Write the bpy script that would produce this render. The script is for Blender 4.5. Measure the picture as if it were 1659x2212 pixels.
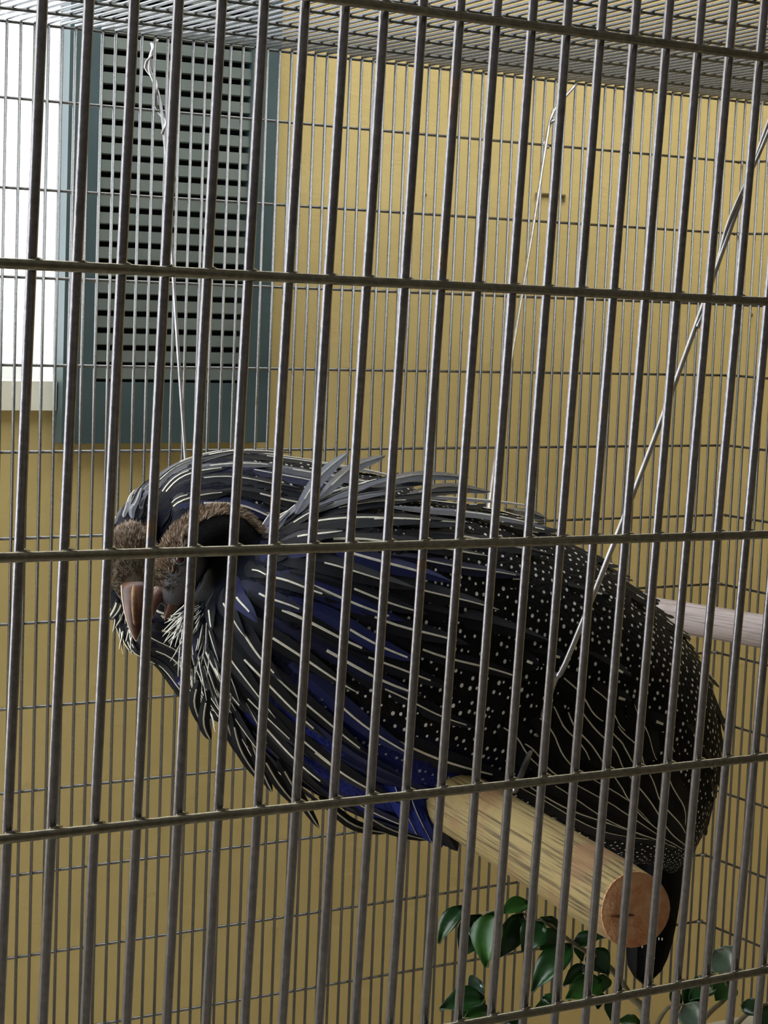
import bpy, bmesh, math, random
from mathutils import Vector, Matrix, Quaternion
from mathutils.bvhtree import BVHTree

IN = 0.0254                     # the mesh panels have a 1 inch x 6 inch grid; all drawing below is in inches
scene = bpy.context.scene
for o in list(bpy.data.objects):
    bpy.data.objects.remove(o)
random.seed(7)

# ------------------------------------------------------------------ camera
F_PX, CX, CY = 4440.06, 829.5, 1106.0
CAM = Vector((-16.3715, -39.5907, 5.7264))
RIGHT = Vector((0.8443388, -0.53442035, 0.03856017))
DOWN = Vector((-0.02467961, -0.11067953, -0.99354968))
FWD = Vector((0.53524098, 0.83794089, -0.1066403))
cd = bpy.data.cameras.new('camera')
cam = bpy.data.objects.new('camera', cd)
scene.collection.objects.link(cam)
cd.sensor_fit = 'VERTICAL'
cd.sensor_height = 24.0
cd.lens = F_PX / 2212.0 * 24.0
cd.clip_start = 0.05
m3 = Matrix((RIGHT, -DOWN, -FWD)).transposed()
cam.matrix_world = Matrix.Translation(CAM * IN) @ m3.to_4x4()
scene.camera = cam

# ------------------------------------------------------------------ world and light
world = bpy.data.worlds.new('World')
scene.world = world
world.use_nodes = True
bg = world.node_tree.nodes['Background']
bg.inputs[0].default_value = (0.90, 0.95, 1.0, 1)
bg.inputs[1].default_value = 1.0
scene.view_settings.view_transform = 'Standard'
scene.view_settings.look = 'None'
scene.view_settings.exposure = 2.17
scene.view_settings.gamma = 1.0
scene.view_settings.use_curve_mapping = False


# ------------------------------------------------------------------ helpers
def ray(u, v):
    return RIGHT * ((u - CX) / F_PX) + DOWN * ((v - CY) / F_PX) + FWD


def at(u, v, z):
    """point (inches) seen at pixel u,v at distance z along the view axis"""
    return CAM + ray(u, v) * z


def on_y(u, v, y):
    d = ray(u, v)
    return CAM + d * ((y - CAM.y) / d.y)


COL = scene.collection


def link(o, parent=None):
    COL.objects.link(o)
    if parent is not None:
        o.parent = parent
    return o


def wloc(parent):
    p = Vector((0, 0, 0))
    while parent is not None:
        p += parent.location
        parent = parent.parent
    return p


def empty(name, loc, label, cat, group=None):
    o = bpy.data.objects.new(name, None)
    o.location = loc * IN
    o.empty_display_size = 0.05
    link(o)
    o['label'] = label
    o['category'] = cat
    if group:
        o['group'] = group
    return o


def tag(o, label, cat, group=None):
    o['label'] = label
    o['category'] = cat
    if group:
        o['group'] = group
    return o


def mesh_obj(name, verts, faces, mats, parent=None, smooth=True, fmat=None, origin=None):
    """verts in world inches; stored relative to the parent"""
    off = wloc(parent) if parent is not None else (origin * IN if origin is not None else Vector((0, 0, 0)))
    me = bpy.data.meshes.new(name)
    me.from_pydata([tuple(Vector(v) * IN - off) for v in verts], [], faces)
    for m in (mats if isinstance(mats, (list, tuple)) else [mats]):
        me.materials.append(m)
    if fmat:
        me.polygons.foreach_set('material_index', fmat)
    if smooth:
        me.polygons.foreach_set('use_smooth', [True] * len(me.polygons))
    me.update()
    o = bpy.data.objects.new(name, me)
    if parent is None and origin is not None:
        o.location = origin * IN
    return link(o, parent)


def frame_of(t, ref=Vector((0.12, 0.31, 0.94))):
    t = t.normalized()
    a = t.cross(ref)
    if a.length < 1e-4:
        a = t.cross(Vector((1, 0, 0)))
    a.normalize()
    return a, t.cross(a).normalized()


def tube(pts, radii, n=10, caps=True):
    """verts, faces of a tube through pts"""
    pts = [Vector(p) for p in pts]
    if not isinstance(radii, (list, tuple)):
        radii = [radii] * len(pts)
    V, Fc = [], []
    a = None
    for i, p in enumerate(pts):
        t = (pts[min(i + 1, len(pts) - 1)] - pts[max(i - 1, 0)]).normalized()
        if a is None:
            a, b = frame_of(t)
        else:
            a = (a - t * a.dot(t)).normalized()
            b = t.cross(a)
        for k in range(n):
            an = 2 * math.pi * k / n
            V.append(p + (a * math.cos(an) + b * math.sin(an)) * radii[i])
    for i in range(len(pts) - 1):
        for k in range(n):
            k2 = (k + 1) % n
            Fc.append((i * n + k, i * n + k2, (i + 1) * n + k2, (i + 1) * n + k))
    if caps:
        Fc.append(tuple(range(n))[::-1])
        Fc.append(tuple((len(pts) - 1) * n + k for k in range(n)))
    return V, Fc


def merge(parts):
    V, Fc = [], []
    for v, f in parts:
        o = len(V)
        V += list(v)
        Fc += [tuple(i + o for i in q) for q in f]
    return V, Fc


def boxvf(x0, x1, y0, y1, z0, z1):
    V = [Vector((x, y, z)) for x in (x0, x1) for y in (y0, y1) for z in (z0, z1)]
    return V, [(0, 1, 3, 2), (4, 6, 7, 5), (0, 4, 5, 1), (2, 3, 7, 6), (0, 2, 6, 4), (1, 5, 7, 3)]


def crom(p, t):
    """catmull-rom through list p (Vectors or floats), t in 0..len-1"""
    i = max(0, min(int(t), len(p) - 2))
    f = t - i
    p0 = p[max(i - 1, 0)]
    p1 = p[i]
    p2 = p[i + 1]
    p3 = p[min(i + 2, len(p) - 1)]
    return 0.5 * ((2 * p1) + (p2 - p0) * f + (2 * p0 - 5 * p1 + 4 * p2 - p3) * f * f + (3 * p1 - p0 - 3 * p2 + p3) * f ** 3)


def smooth_path(pts, n):
    pts = [Vector(p) for p in pts]
    return [crom(pts, i * (len(pts) - 1) / n) for i in range(n + 1)]


# ------------------------------------------------------------------ materials
def mat(name):
    m = bpy.data.materials.new(name)
    m.use_nodes = True
    nt = m.node_tree
    return m, nt, nt.nodes['Principled BSDF']


def N(nt, kind, **kw):
    n = nt.nodes.new(kind)
    for k, v in kw.items():
        setattr(n, k, v)
    return n


def ramp(nt, fac, stops):
    r = N(nt, 'ShaderNodeValToRGB')
    el = r.color_ramp.elements
    while len(el) < len(stops):
        el.new(0.5)
    for e, (p, c) in zip(el, stops):
        e.position = p
        e.color = (*c, 1)
    nt.links.new(fac, r.inputs[0])
    return r.outputs[0]


def noise_mat(name, c1, c2, scale, rough=0.6, metal=0.0, bump=0.0, bscale=None, spec=0.5, detail=4, stretch=None, lo=0.35, hi=0.65):
    m, nt, b = mat(name)
    tc = N(nt, 'ShaderNodeTexCoord')
    src = tc.outputs['Object']
    if stretch:
        mp = N(nt, 'ShaderNodeMapping')
        mp.inputs['Scale'].default_value = stretch
        nt.links.new(src, mp.inputs[0])
        src = mp.outputs[0]
    n = N(nt, 'ShaderNodeTexNoise')
    n.inputs['Scale'].default_value = scale
    n.inputs['Detail'].default_value = detail
    nt.links.new(src, n.inputs['Vector'])
    nt.links.new(ramp(nt, n.outputs['Fac'], [(lo, c1), (hi, c2)]), b.inputs['Base Color'])
    b.inputs['Roughness'].default_value = rough
    b.inputs['Metallic'].default_value = metal
    b.inputs['Specular IOR Level'].default_value = spec
    if bump:
        n2 = N(nt, 'ShaderNodeTexNoise')
        n2.inputs['Scale'].default_value = bscale or scale * 3
        n2.inputs['Detail'].default_value = 5
        nt.links.new(src, n2.inputs['Vector'])
        bp = N(nt, 'ShaderNodeBump')
        bp.inputs['Strength'].default_value = bump
        bp.inputs['Distance'].default_value = 0.004
        nt.links.new(n2.outputs['Fac'], bp.inputs['Height'])
        nt.links.new(bp.outputs[0], b.inputs['Normal'])
    return m


def wire_material(name, c1, c2, rust, metal=0.78):
    m, nt, b = mat(name)
    tc = N(nt, 'ShaderNodeTexCoord')
    geo = N(nt, 'ShaderNodeNewGeometry')
    n = N(nt, 'ShaderNodeTexNoise')
    n.inputs['Scale'].default_value = 260
    n.inputs['Detail'].default_value = 3
    nt.links.new(geo.outputs['Position'], n.inputs['Vector'])
    base = ramp(nt, n.outputs['Fac'], [(0.3, c1), (0.7, c2)])
    n2 = N(nt, 'ShaderNodeTexNoise')
    n2.inputs['Scale'].default_value = 22
    n2.inputs['Detail'].default_value = 4
    nt.links.new(geo.outputs['Position'], n2.inputs['Vector'])
    fac = ramp(nt, n2.outputs['Fac'], [(0.68, (0, 0, 0)), (0.76, (1, 1, 1))])
    mx = N(nt, 'ShaderNodeMixRGB')
    nt.links.new(fac, mx.inputs[0])
    nt.links.new(base, mx.inputs[1])
    mx.inputs[2].default_value = (*rust, 1)
    nt.links.new(mx.outputs[0], b.inputs['Base Color'])
    b.inputs['Metallic'].default_value = metal
    b.inputs['Roughness'].default_value = 0.24
    bp = N(nt, 'ShaderNodeBump')
    bp.inputs['Strength'].default_value = 0.25
    bp.inputs['Distance'].default_value = 0.001
    nt.links.new(n.outputs['Fac'], bp.inputs['Height'])
    nt.links.new(bp.outputs[0], b.inputs['Normal'])
    return m


M_bar = wire_material('galvanised_bar', (0.165, 0.157, 0.168), (0.25, 0.238, 0.25), (0.28, 0.21, 0.17))
M_cross = wire_material('grimy_cross_bar', (0.16, 0.148, 0.105), (0.27, 0.245, 0.185), (0.24, 0.19, 0.10))
M_back = wire_material('galvanised_back_wire', (0.15, 0.15, 0.148), (0.24, 0.24, 0.235), (0.14, 0.13, 0.08))
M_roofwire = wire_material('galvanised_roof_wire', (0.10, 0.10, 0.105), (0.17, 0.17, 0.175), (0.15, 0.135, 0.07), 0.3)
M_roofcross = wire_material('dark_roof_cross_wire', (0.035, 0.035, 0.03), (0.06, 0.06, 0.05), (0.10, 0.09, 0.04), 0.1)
M_hang = noise_mat('bright_hanging_wire', (0.34, 0.33, 0.34), (0.46, 0.45, 0.46), 60, rough=0.3, metal=0.9)


def wall_material():
    m, nt, b = mat('ochre_painted_plaster')
    geo = N(nt, 'ShaderNodeNewGeometry')
    n = N(nt, 'ShaderNodeTexNoise')
    n.inputs['Scale'].default_value = 2.2
    n.inputs['Detail'].default_value = 6
    nt.links.new(geo.outputs['Position'], n.inputs['Vector'])
    c = ramp(nt, n.outputs['Fac'], [(0.3, (0.52, 0.395, 0.15)), (0.7, (0.58, 0.44, 0.185))])
    n2 = N(nt, 'ShaderNodeTexNoise')
    n2.inputs['Scale'].default_value = 9
    n2.inputs['Detail'].default_value = 8
    n2.inputs['Roughness'].default_value = 0.7
    nt.links.new(geo.outputs['Position'], n2.inputs['Vector'])
    st = ramp(nt, n2.outputs['Fac'], [(0.64, (0, 0, 0)), (0.74, (1, 1, 1))])
    mx = N(nt, 'ShaderNodeMixRGB')
    nt.links.new(st, mx.inputs[0])
    nt.links.new(c, mx.inputs[1])
    mx.inputs[2].default_value = (0.44, 0.325, 0.12, 1)
    nt.links.new(mx.outputs[0], b.inputs['Base Color'])
    b.inputs['Roughness'].default_value = 0.75
    b.inputs['Specular IOR Level'].default_value = 0.25
    bp = N(nt, 'ShaderNodeBump')
    bp.inputs['Strength'].default_value = 0.6
    bp.inputs['Distance'].default_value = 0.006
    nt.links.new(n2.outputs['Fac'], bp.inputs['Height'])
    nt.links.new(bp.outputs[0], b.inputs['Normal'])
    return m


M_wall = wall_material()
M_floor = noise_mat('concrete_floor', (0.26, 0.23, 0.18), (0.36, 0.32, 0.25), 6, rough=0.8, bump=0.3)
M_blocker = noise_mat('light_blocker_grey', (0.36, 0.35, 0.34), (0.44, 0.43, 0.42), 2, rough=0.8)  # for the unseen slabs added to hold back sky light
M_sill = noise_mat('pale_cream_sill', (0.70, 0.66, 0.50), (0.80, 0.77, 0.62), 8, rough=0.6)
M_frame = noise_mat('white_window_frame', (0.75, 0.75, 0.75), (0.85, 0.85, 0.85), 8, rough=0.5)
M_shut = noise_mat('dark_green_shutter_paint', (0.042, 0.068, 0.070), (0.058, 0.088, 0.088), 10, rough=0.45, bump=0.1)
M_slat = noise_mat('grey_green_slat_paint', (0.095, 0.115, 0.097), (0.13, 0.15, 0.125), 10, rough=0.6, bump=0.1)
M_slot = noise_mat('slot_shade_black', (0.006, 0.008, 0.010), (0.01, 0.012, 0.014), 10, rough=0.9)  # near-black that paints the shade between the slats


def perch_material(name, c1, c2, c3, axis):
    """long grain along the axis of the pole"""
    m, nt, b = mat(name)
    geo = N(nt, 'ShaderNodeTexCoord')
    q = Vector((0, 0, 1)).rotation_difference(axis)
    mp = N(nt, 'ShaderNodeMapping')
    mp.vector_type = 'TEXTURE'
    mp.inputs['Rotation'].default_value = q.to_euler()
    mp.inputs['Scale'].default_value = (1, 1, 45)
    nt.links.new(geo.outputs['Object'], mp.inputs[0])
    n = N(nt, 'ShaderNodeTexNoise')
    n.inputs['Scale'].default_value = 420
    n.inputs['Detail'].default_value = 3
    n.inputs['Roughness'].default_value = 0.55
    nt.links.new(mp.outputs[0], n.inputs['Vector'])
    g = ramp(nt, n.outputs['Fac'], [(0.36, c1), (0.52, c2), (0.8, c2)])
    n2 = N(nt, 'ShaderNodeTexNoise')
    n2.inputs['Scale'].default_value = 22
    n2.inputs['Detail'].default_value = 4
    nt.links.new(geo.outputs['Object'], n2.inputs['Vector'])
    f = ramp(nt, n2.outputs['Fac'], [(0.5, (0, 0, 0)), (0.66, (0.8, 0.8, 0.8))])
    mx = N(nt, 'ShaderNodeMixRGB')
    nt.links.new(f, mx.inputs[0])
    nt.links.new(g, mx.inputs[1])
    mx.inputs[2].default_value = (*c3, 1)
    nt.links.new(mx.outputs[0], b.inputs['Base Color'])
    b.inputs['Roughness'].default_value = 0.65
    b.inputs['Specular IOR Level'].default_value = 0.3
    bp = N(nt, 'ShaderNodeBump')
    bp.inputs['Strength'].default_value = 0.5
    bp.inputs['Distance'].default_value = 0.002
    nt.links.new(n.outputs['Fac'], bp.inputs['Height'])
    nt.links.new(bp.outputs[0], b.inputs['Normal'])
    return m


M_cut = noise_mat('fresh_orange_cut_wood', (0.74, 0.31, 0.13), (0.92, 0.52, 0.26), 95, rough=0.9, bump=1.0, bscale=420)
M_crack = noise_mat('dark_wood_crack', (0.12, 0.04, 0.02), (0.18, 0.06, 0.03), 90, rough=0.9)


def plumage_material():
    """vertex colour for the skin and feather zones, white dots from the surface coordinates where the alpha says so"""
    m, nt, b = mat('spotted_plumage')
    at_ = N(nt, 'ShaderNodeVertexColor')
    at_.layer_name = 'zone'
    uv = N(nt, 'ShaderNodeUVMap')
    uv.uv_map = 'UVMap'
    vo = N(nt, 'ShaderNodeTexVoronoi')
    vo.voronoi_dimensions = '2D'
    vo.inputs['Scale'].default_value = 1 / 0.31
    vo.inputs['Randomness'].default_value = 0.62
    nt.links.new(uv.outputs[0], vo.inputs['Vector'])
    wn = N(nt, 'ShaderNodeMath', operation='ADD')
    sep = N(nt, 'ShaderNodeSeparateColor')
    nt.links.new(vo.outputs['Color'], sep.inputs[0])
    mu = N(nt, 'ShaderNodeMath', operation='MULTIPLY')
    nt.links.new(sep.outputs[0], mu.inputs[0])
    mu.inputs[1].default_value = 0.10
    nt.links.new(vo.outputs['Distance'], wn.inputs[0])
    nt.links.new(mu.outputs[0], wn.inputs[1])
    dot = ramp(nt, wn.outputs[0], [(0.17, (1, 1, 1)), (0.215, (0, 0, 0))])
    mu2 = N(nt, 'ShaderNodeMath', operation='MULTIPLY')
    nt.links.new(dot, mu2.inputs[0])
    nt.links.new(at_.outputs['Alpha'], mu2.inputs[1])
    # faint brown barring between the dots
    n = N(nt, 'ShaderNodeTexNoise')
    n.inputs['Scale'].default_value = 2.2
    n.inputs['Detail'].default_value = 6
    nt.links.new(uv.outputs[0], n.inputs['Vector'])
    br = ramp(nt, n.outputs['Fac'], [(0.45, (1, 1, 1)), (0.7, (2.0, 1.6, 1.1))])
    mm = N(nt, 'ShaderNodeMixRGB', blend_type='MULTIPLY')
    nt.links.new(at_.outputs['Alpha'], mm.inputs[0])
    nt.links.new(at_.outputs['Color'], mm.inputs[1])
    nt.links.new(br, mm.inputs[2])
    mx = N(nt, 'ShaderNodeMixRGB')
    nt.links.new(mu2.outputs[0], mx.inputs[0])
    nt.links.new(mm.outputs[0], mx.inputs[1])
    mx.inputs[2].default_value = (0.80, 0.79, 0.74, 1)
    nt.links.new(mx.outputs[0], b.inputs['Base Color'])
    b.inputs['Roughness'].default_value = 0.7
    b.inputs['Specular IOR Level'].default_value = 0.1
    n3 = N(nt, 'ShaderNodeTexNoise')
    n3.inputs['Scale'].default_value = 7
    n3.inputs['Detail'].default_value = 5
    nt.links.new(uv.outputs[0], n3.inputs['Vector'])
    bp = N(nt, 'ShaderNodeBump')
    bp.inputs['Strength'].default_value = 0.5
    bp.inputs['Distance'].default_value = 0.006
    nt.links.new(n3.outputs['Fac'], bp.inputs['Height'])
    nt.links.new(bp.outputs[0], b.inputs['Normal'])
    return m


M_plum = plumage_material()


def vane_material(name, col, rough=0.42, spec=0.5, aniso=0.0):
    m, nt, b = mat(name)
    oi = N(nt, 'ShaderNodeObjectInfo')
    hs = N(nt, 'ShaderNodeHueSaturation')
    mr = N(nt, 'ShaderNodeMapRange')
    nt.links.new(oi.outputs['Random'], mr.inputs[0])
    mr.inputs[3].default_value = 0.5
    mr.inputs[4].default_value = 1.5
    nt.links.new(mr.outputs[0], hs.inputs['Value'])
    hs.inputs['Color'].default_value = (*col, 1)
    nt.links.new(hs.outputs[0], b.inputs['Base Color'])
    b.inputs['Roughness'].default_value = rough
    b.inputs['Specular IOR Level'].default_value = spec
    uv = N(nt, 'ShaderNodeUVMap')
    uv.uv_map = 'UVMap'
    w = N(nt, 'ShaderNodeTexNoise')
    mp = N(nt, 'ShaderNodeMapping')
    mp.inputs['Scale'].default_value = (1.2, 30, 1)
    nt.links.new(uv.outputs[0], mp.inputs[0])
    nt.links.new(mp.outputs[0], w.inputs['Vector'])
    w.inputs['Scale'].default_value = 3.0
    bp = N(nt, 'ShaderNodeBump')
    bp.inputs['Strength'].default_value = 0.45
    bp.inputs['Distance'].default_value = 0.003
    nt.links.new(w.outputs['Fac'], bp.inputs['Height'])
    nt.links.new(bp.outputs[0], b.inputs['Normal'])
    return m


M_vane = vane_material('black_blue_hackle', (0.004, 0.0045, 0.009), rough=0.5, spec=0.22)
M_vane_blue = vane_material('cobalt_hackle', (0.006, 0.009, 0.055), rough=0.5, spec=0.25)
M_vane_black = vane_material('black_quill', (0.003, 0.003, 0.004), rough=0.6, spec=0.15)
M_vane_belly = vane_material('cobalt_belly', (0.010, 0.020, 0.17), rough=0.55, spec=0.2)
M_vane_sheen = vane_material('painted_sheen_hackle', (0.020, 0.030, 0.060), rough=0.27, spec=1.0)  # base colour lifted towards blue to paint in the sky sheen
M_stripe = noise_mat('white_feather_stripe', (0.62, 0.58, 0.44), (0.78, 0.75, 0.64), 200, rough=0.6)
M_fur = noise_mat('brown_nape_down', (0.20, 0.13, 0.08), (0.50, 0.41, 0.32), 160, rough=0.9)
M_fur_face = noise_mat('olive_face_down', (0.055, 0.042, 0.022), (0.20, 0.155, 0.09), 140, rough=0.9)
M_beak = noise_mat('horn_brown_beak', (0.06, 0.022, 0.014), (0.14, 0.055, 0.03), 90, rough=0.4)
M_beak_edge = noise_mat('pale_beak_edge', (0.75, 0.68, 0.52), (0.85, 0.78, 0.62), 120, rough=0.4)
M_eye = noise_mat('dark_red_eye', (0.03, 0.005, 0.004), (0.05, 0.008, 0.006), 100, rough=0.08)
M_lid = noise_mat('slate_eyelid', (0.10, 0.11, 0.13), (0.15, 0.16, 0.18), 100, rough=0.6)
M_leg = noise_mat('dark_scaly_leg', (0.05, 0.045, 0.045), (0.09, 0.08, 0.075), 150, rough=0.6)
M_leaf = noise_mat('glossy_green_leaf', (0.008, 0.036, 0.008), (0.018, 0.07, 0.014), 30, rough=0.25, spec=0.5)
M_leaf_glare = noise_mat('glare_green_leaf', (0.03, 0.09, 0.05), (0.05, 0.13, 0.07), 30, rough=0.3, spec=1.0)  # lit copy of the leaf green, sky glare built into colour and coat
for _n in M_leaf_glare.node_tree.nodes:
    if _n.type == 'BSDF_PRINCIPLED':
        _n.inputs['Coat Weight'].default_value = 1.0
        _n.inputs['Coat IOR'].default_value = 2.2
        _n.inputs['Coat Roughness'].default_value = 0.2
M_leaf2 = noise_mat('fresh_green_leaf', (0.022, 0.085, 0.012), (0.04, 0.13, 0.02), 30, rough=0.3, spec=0.4)
M_twig = noise_mat('olive_brown_twig', (0.16, 0.13, 0.07), (0.26, 0.22, 0.13), 80, rough=0.7)
M_dirt = noise_mat('dark_wall_mark', (0.10, 0.075, 0.03), (0.15, 0.11, 0.05), 60, rough=0.9)
M_wing_dot = M_stripe

# ------------------------------------------------------------------ setting
YW = 106.0          # face of the ochre wall
ZF = -64.0          # floor


def structure(o):
    o['kind'] = 'structure'
    return o


# window opening in the back wall, left of the shutter (its right reveal shows at the left edge of the frame)
WX1 = on_y(131, 400, YW).x
WX0 = WX1 - 34
WZ0 = on_y(60, 822, YW).z
WZ1 = 60.0
wall_parts = merge([boxvf(WX1, 190, YW, YW + 8, ZF, 110), boxvf(-40, WX0, YW, YW + 8, ZF, 110),
                    boxvf(WX0, WX1, YW, YW + 8, ZF, WZ0 - 2.2), boxvf(WX0, WX1, YW, YW + 8, WZ1, 110)])
structure(mesh_obj('wall_back', *wall_parts, M_wall, smooth=False))
structure(mesh_obj('floor', *boxvf(-260, 190, -200, YW, ZF - 4, ZF), M_floor, smooth=False))
structure(mesh_obj('light_block_right', *boxvf(170, 178, -200, YW, ZF, 110), M_wall, smooth=False))  # unseen, added to block sky light from the right
structure(mesh_obj('light_block_front', *boxvf(-120, 178, -208, -200, ZF, 60), M_blocker, smooth=False))  # added behind the camera to keep the front light low
structure(mesh_obj('light_block_left', *boxvf(-128, -120, -208, 20, ZF, 60), M_blocker, smooth=False))  # out of view, added so sky reaches the bars only from back left
structure(mesh_obj('light_block_roof', *boxvf(-120, 178, -208, 34, 60, 64), M_blocker, smooth=False))  # unseen slab, its edge set to limit the light from above

# window: sill, white frame
win = bpy.data.objects.new('window_1', None)
win.location = Vector(((WX0 + WX1) / 2, YW, WZ0)) * IN
link(win)
structure(win)
mesh_obj('window_sill', *boxvf(WX0 - 1, WX1 - 0.35, YW - 0.9, YW + 8, WZ0 - 2.2, WZ0), M_sill, win, smooth=False)
fr = merge([boxvf(WX1 - 1.1, WX1, YW + 2.2, YW + 4.4, WZ0, WZ1), boxvf(WX0, WX0 + 1.1, YW + 2.2, YW + 4.4, WZ0, WZ1),
            boxvf(WX0 + 1.1, WX1 - 1.1, YW + 2.2, YW + 4.4, WZ0, WZ0 + 1.0),
            boxvf(WX0 + 1.1, WX1 - 1.1, YW + 2.2, YW + 4.4, WZ1 - 1.0, WZ1)])
mesh_obj('window_frame', *fr, M_frame, win, smooth=False)
rv = merge([boxvf(WX1 - 0.35, WX1 + 0.02, YW - 0.05, YW + 2.2, WZ0, WZ1), boxvf(WX1 - 0.35, WX1 + 0.02, YW + 4.4, YW + 8.05, WZ0, WZ1)])
mesh_obj('window_reveal', *rv, M_frame, win, smooth=False)

# louvred shutter folded back against the wall
SY = YW - 1.75
SXL = on_y(147, 300, SY).x
SXR = on_y(602, 300, SY).x
SZB = on_y(370, 957, SY).z
SZT = on_y(370, 112, SY).z + 22
shut = empty('window_shutter', Vector(((SXL + SXR) / 2, SY + 0.8, SZB)),
             'dark green louvred wooden shutter folded back against the ochre wall', 'shutter')
IXL = on_y(213, 300, SY).x
IXR = on_y(541, 300, SY).x
IZB = on_y(300, 826, SY).z
IZT = SZT - 3.2
mesh_obj('stile', *boxvf(SXL, IXL, SY, YW - 0.15, SZB, SZT), M_shut, shut, smooth=False)
mesh_obj('stile', *boxvf(IXR, SXR, SY, YW - 0.15, SZB, SZT), M_shut, shut, smooth=False)
mesh_obj('bottom_rail', *boxvf(IXL, IXR, SY, YW - 0.15, SZB, IZB), M_shut, shut, smooth=False)
mesh_obj('top_rail', *boxvf(IXL, IXR, SY, YW - 0.15, IZT, SZT), M_shut, shut, smooth=False)
mesh_obj('slot_shade', *boxvf(IXL, IXR, YW - 0.5, YW - 0.2, IZB, IZT), M_slot, shut, smooth=False)  # dark sheet standing in for shade in the louvre slots
# slats
pz = on_y(224, 258, SY).z - on_y(224, 296.1, SY).z
z_first = on_y(224, 789, SY).z            # lower edge of the slat above the slot at v = 789
k = 0
z = z_first - 2 * pz
sl_mesh = None
nsl = 0
while z + pz < IZT + 0.3:
    lo, hi = max(z + pz * 0.16, IZB + 0.02), min(z + pz * 0.84, IZT - 0.02)
    if hi - lo > 0.3:
        yf, yb = SY + 0.14, SY + 0.42
        V = [Vector(q) for q in ((IXL, yf + 0.16, lo), (IXL, yf, lo + 0.08), (IXL, yf + 0.05, hi), (IXL, yb + 0.25, hi + 0.06), (IXL, yb + 0.2, lo),
                                 (IXR, yf + 0.16, lo), (IXR, yf, lo + 0.08), (IXR, yf + 0.05, hi), (IXR, yb + 0.25, hi + 0.06), (IXR, yb + 0.2, lo))]
        Fc = [(0, 1, 6, 5), (1, 2, 7, 6), (2, 3, 8, 7), (3, 4, 9, 8), (4, 0, 5, 9), (0, 4, 3, 2, 1), (5, 6, 7, 8, 9)]
        mesh_obj('slat', V, Fc, M_slat, shut, smooth=False)
    z += pz

# marks on the wall: bolt heads and a small bracket
for ti, (u, v, r, nm) in enumerate(((917, 420, 0.16, 'bolt'), (1176, 1122, 0.28, 'bolt'), (1622, 680, 0.2, 'bolt'))):
    c = on_y(u, v, YW - 0.02)
    V, Fc = tube([c + Vector((0, 0.05, 0)), c - Vector((0, 0.12, 0)), c - Vector((0, 0.2, 0))], [r, r, r * 0.55], 8)
    structure(mesh_obj('trim_%d' % (1 + ti), V, Fc, M_dirt, None, smooth=False, origin=c))

q0, q1 = on_y(1157, 416, YW), on_y(1218, 424, YW)
structure(mesh_obj('trim_4', *merge([boxvf(q0.x, q1.x, YW - 0.25, YW + 0.05, q1.z - 0.02, q1.z + 0.14), boxvf(q0.x, q0.x + 0.15, YW - 0.25, YW + 0.05, q1.z - 0.5, q1.z),
                                     boxvf(q1.x - 0.15, q1.x, YW - 0.25, YW + 0.05, q1.z - 0.5, q1.z)]), M_dirt, smooth=False))

# ------------------------------------------------------------------ cage panels
R_W = 0.112
FROT = Vector((0.0401820, 0.00720950, -0.00536751))


def cyl_mesh(name, length, r, axis, m, n=10, lumps=None, bend=0.0):
    V, Fc = tube([Vector((0, 0, 0)), axis * length], r, n)
    parts = [(V, Fc)]
    if lumps:
        for (p, rr) in lumps:
            bm = bmesh.new()
            bmesh.ops.create_icosphere(bm, subdivisions=1, radius=1)
            parts.append(([Vector(p) + Vector((v.co.x * rr[0], v.co.y * rr[1], v.co.z * rr[2])) for v in bm.verts],
                          [tuple(v.index for v in f.verts) for f in bm.faces]))
            bm.free()
    V, Fc = merge(parts)
    me = bpy.data.meshes.new(name)
    me.from_pydata([tuple(v * IN) for v in V], [], Fc)
    me.materials.append(m)
    me.polygons.foreach_set('use_smooth', [len(f) < 6 for f in Fc])
    me.update()
    return me


def wires(parent, name, me, locs):
    for p in locs:
        o = bpy.data.objects.new(name, me)
        o.location = Vector(p) * IN
        link(o, parent)


X, Y, Z = Vector((1, 0, 0)), Vector((0, 1, 0)), Vector((0, 0, 1))
# front panel: bars at whole inches, cross bars every six inches on the outside
fp = empty('cage_front_panel', Vector((0, 0, 0)), 'thick grey welded bar panel at the front of the cage, nearest the viewer', 'cage panel')
fp.rotation_euler = Quaternion(FROT.normalized(), FROT.length).to_euler()
FX0, FX1 = -9, 62
me_v = cyl_mesh('vertical_bar', 50, R_W, Z, M_bar, 14)
wires(fp, 'vertical_bar', me_v, [(i, 0, -24) for i in range(FX0, FX1 + 1)])
me_h = cyl_mesh('cross_bar', FX1 - FX0 + 0.6, R_W, X, M_cross, 14,
                [(Vector((i + 0.3 + 0.06, 0.10, 0.05)), (0.19, 0.10, 0.13)) for i in range(0, FX1 - FX0 + 1)])
wires(fp, 'cross_bar', me_h, [(FX0 - 0.3, -0.17, z) for z in (18, 12, 6, 0, -6, -12, -18)])

# back panel
YB, XC, ZB6 = 93.04, 102.86, -12.268
ZC = 22.75
bp_ = empty('cage_back_panel', Vector((XC, YB, ZB6)), 'thin grey wire mesh panel at the back of the cage, before the ochre wall', 'cage panel')
me_bv = cyl_mesh('vertical_wire', ZC + 54, R_W, Z, M_back, 8)
nb = 74
wires(bp_, 'vertical_wire', me_bv, [(-i, 0, -54 - ZB6) for i in range(0, nb)])
me_bh = cyl_mesh('cross_wire', nb, R_W, X, M_back, 8)
wires(bp_, 'cross_wire', me_bh, [(-nb + 0.5, 0.16, 6 * k) for k in range(-6, 6)])

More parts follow.
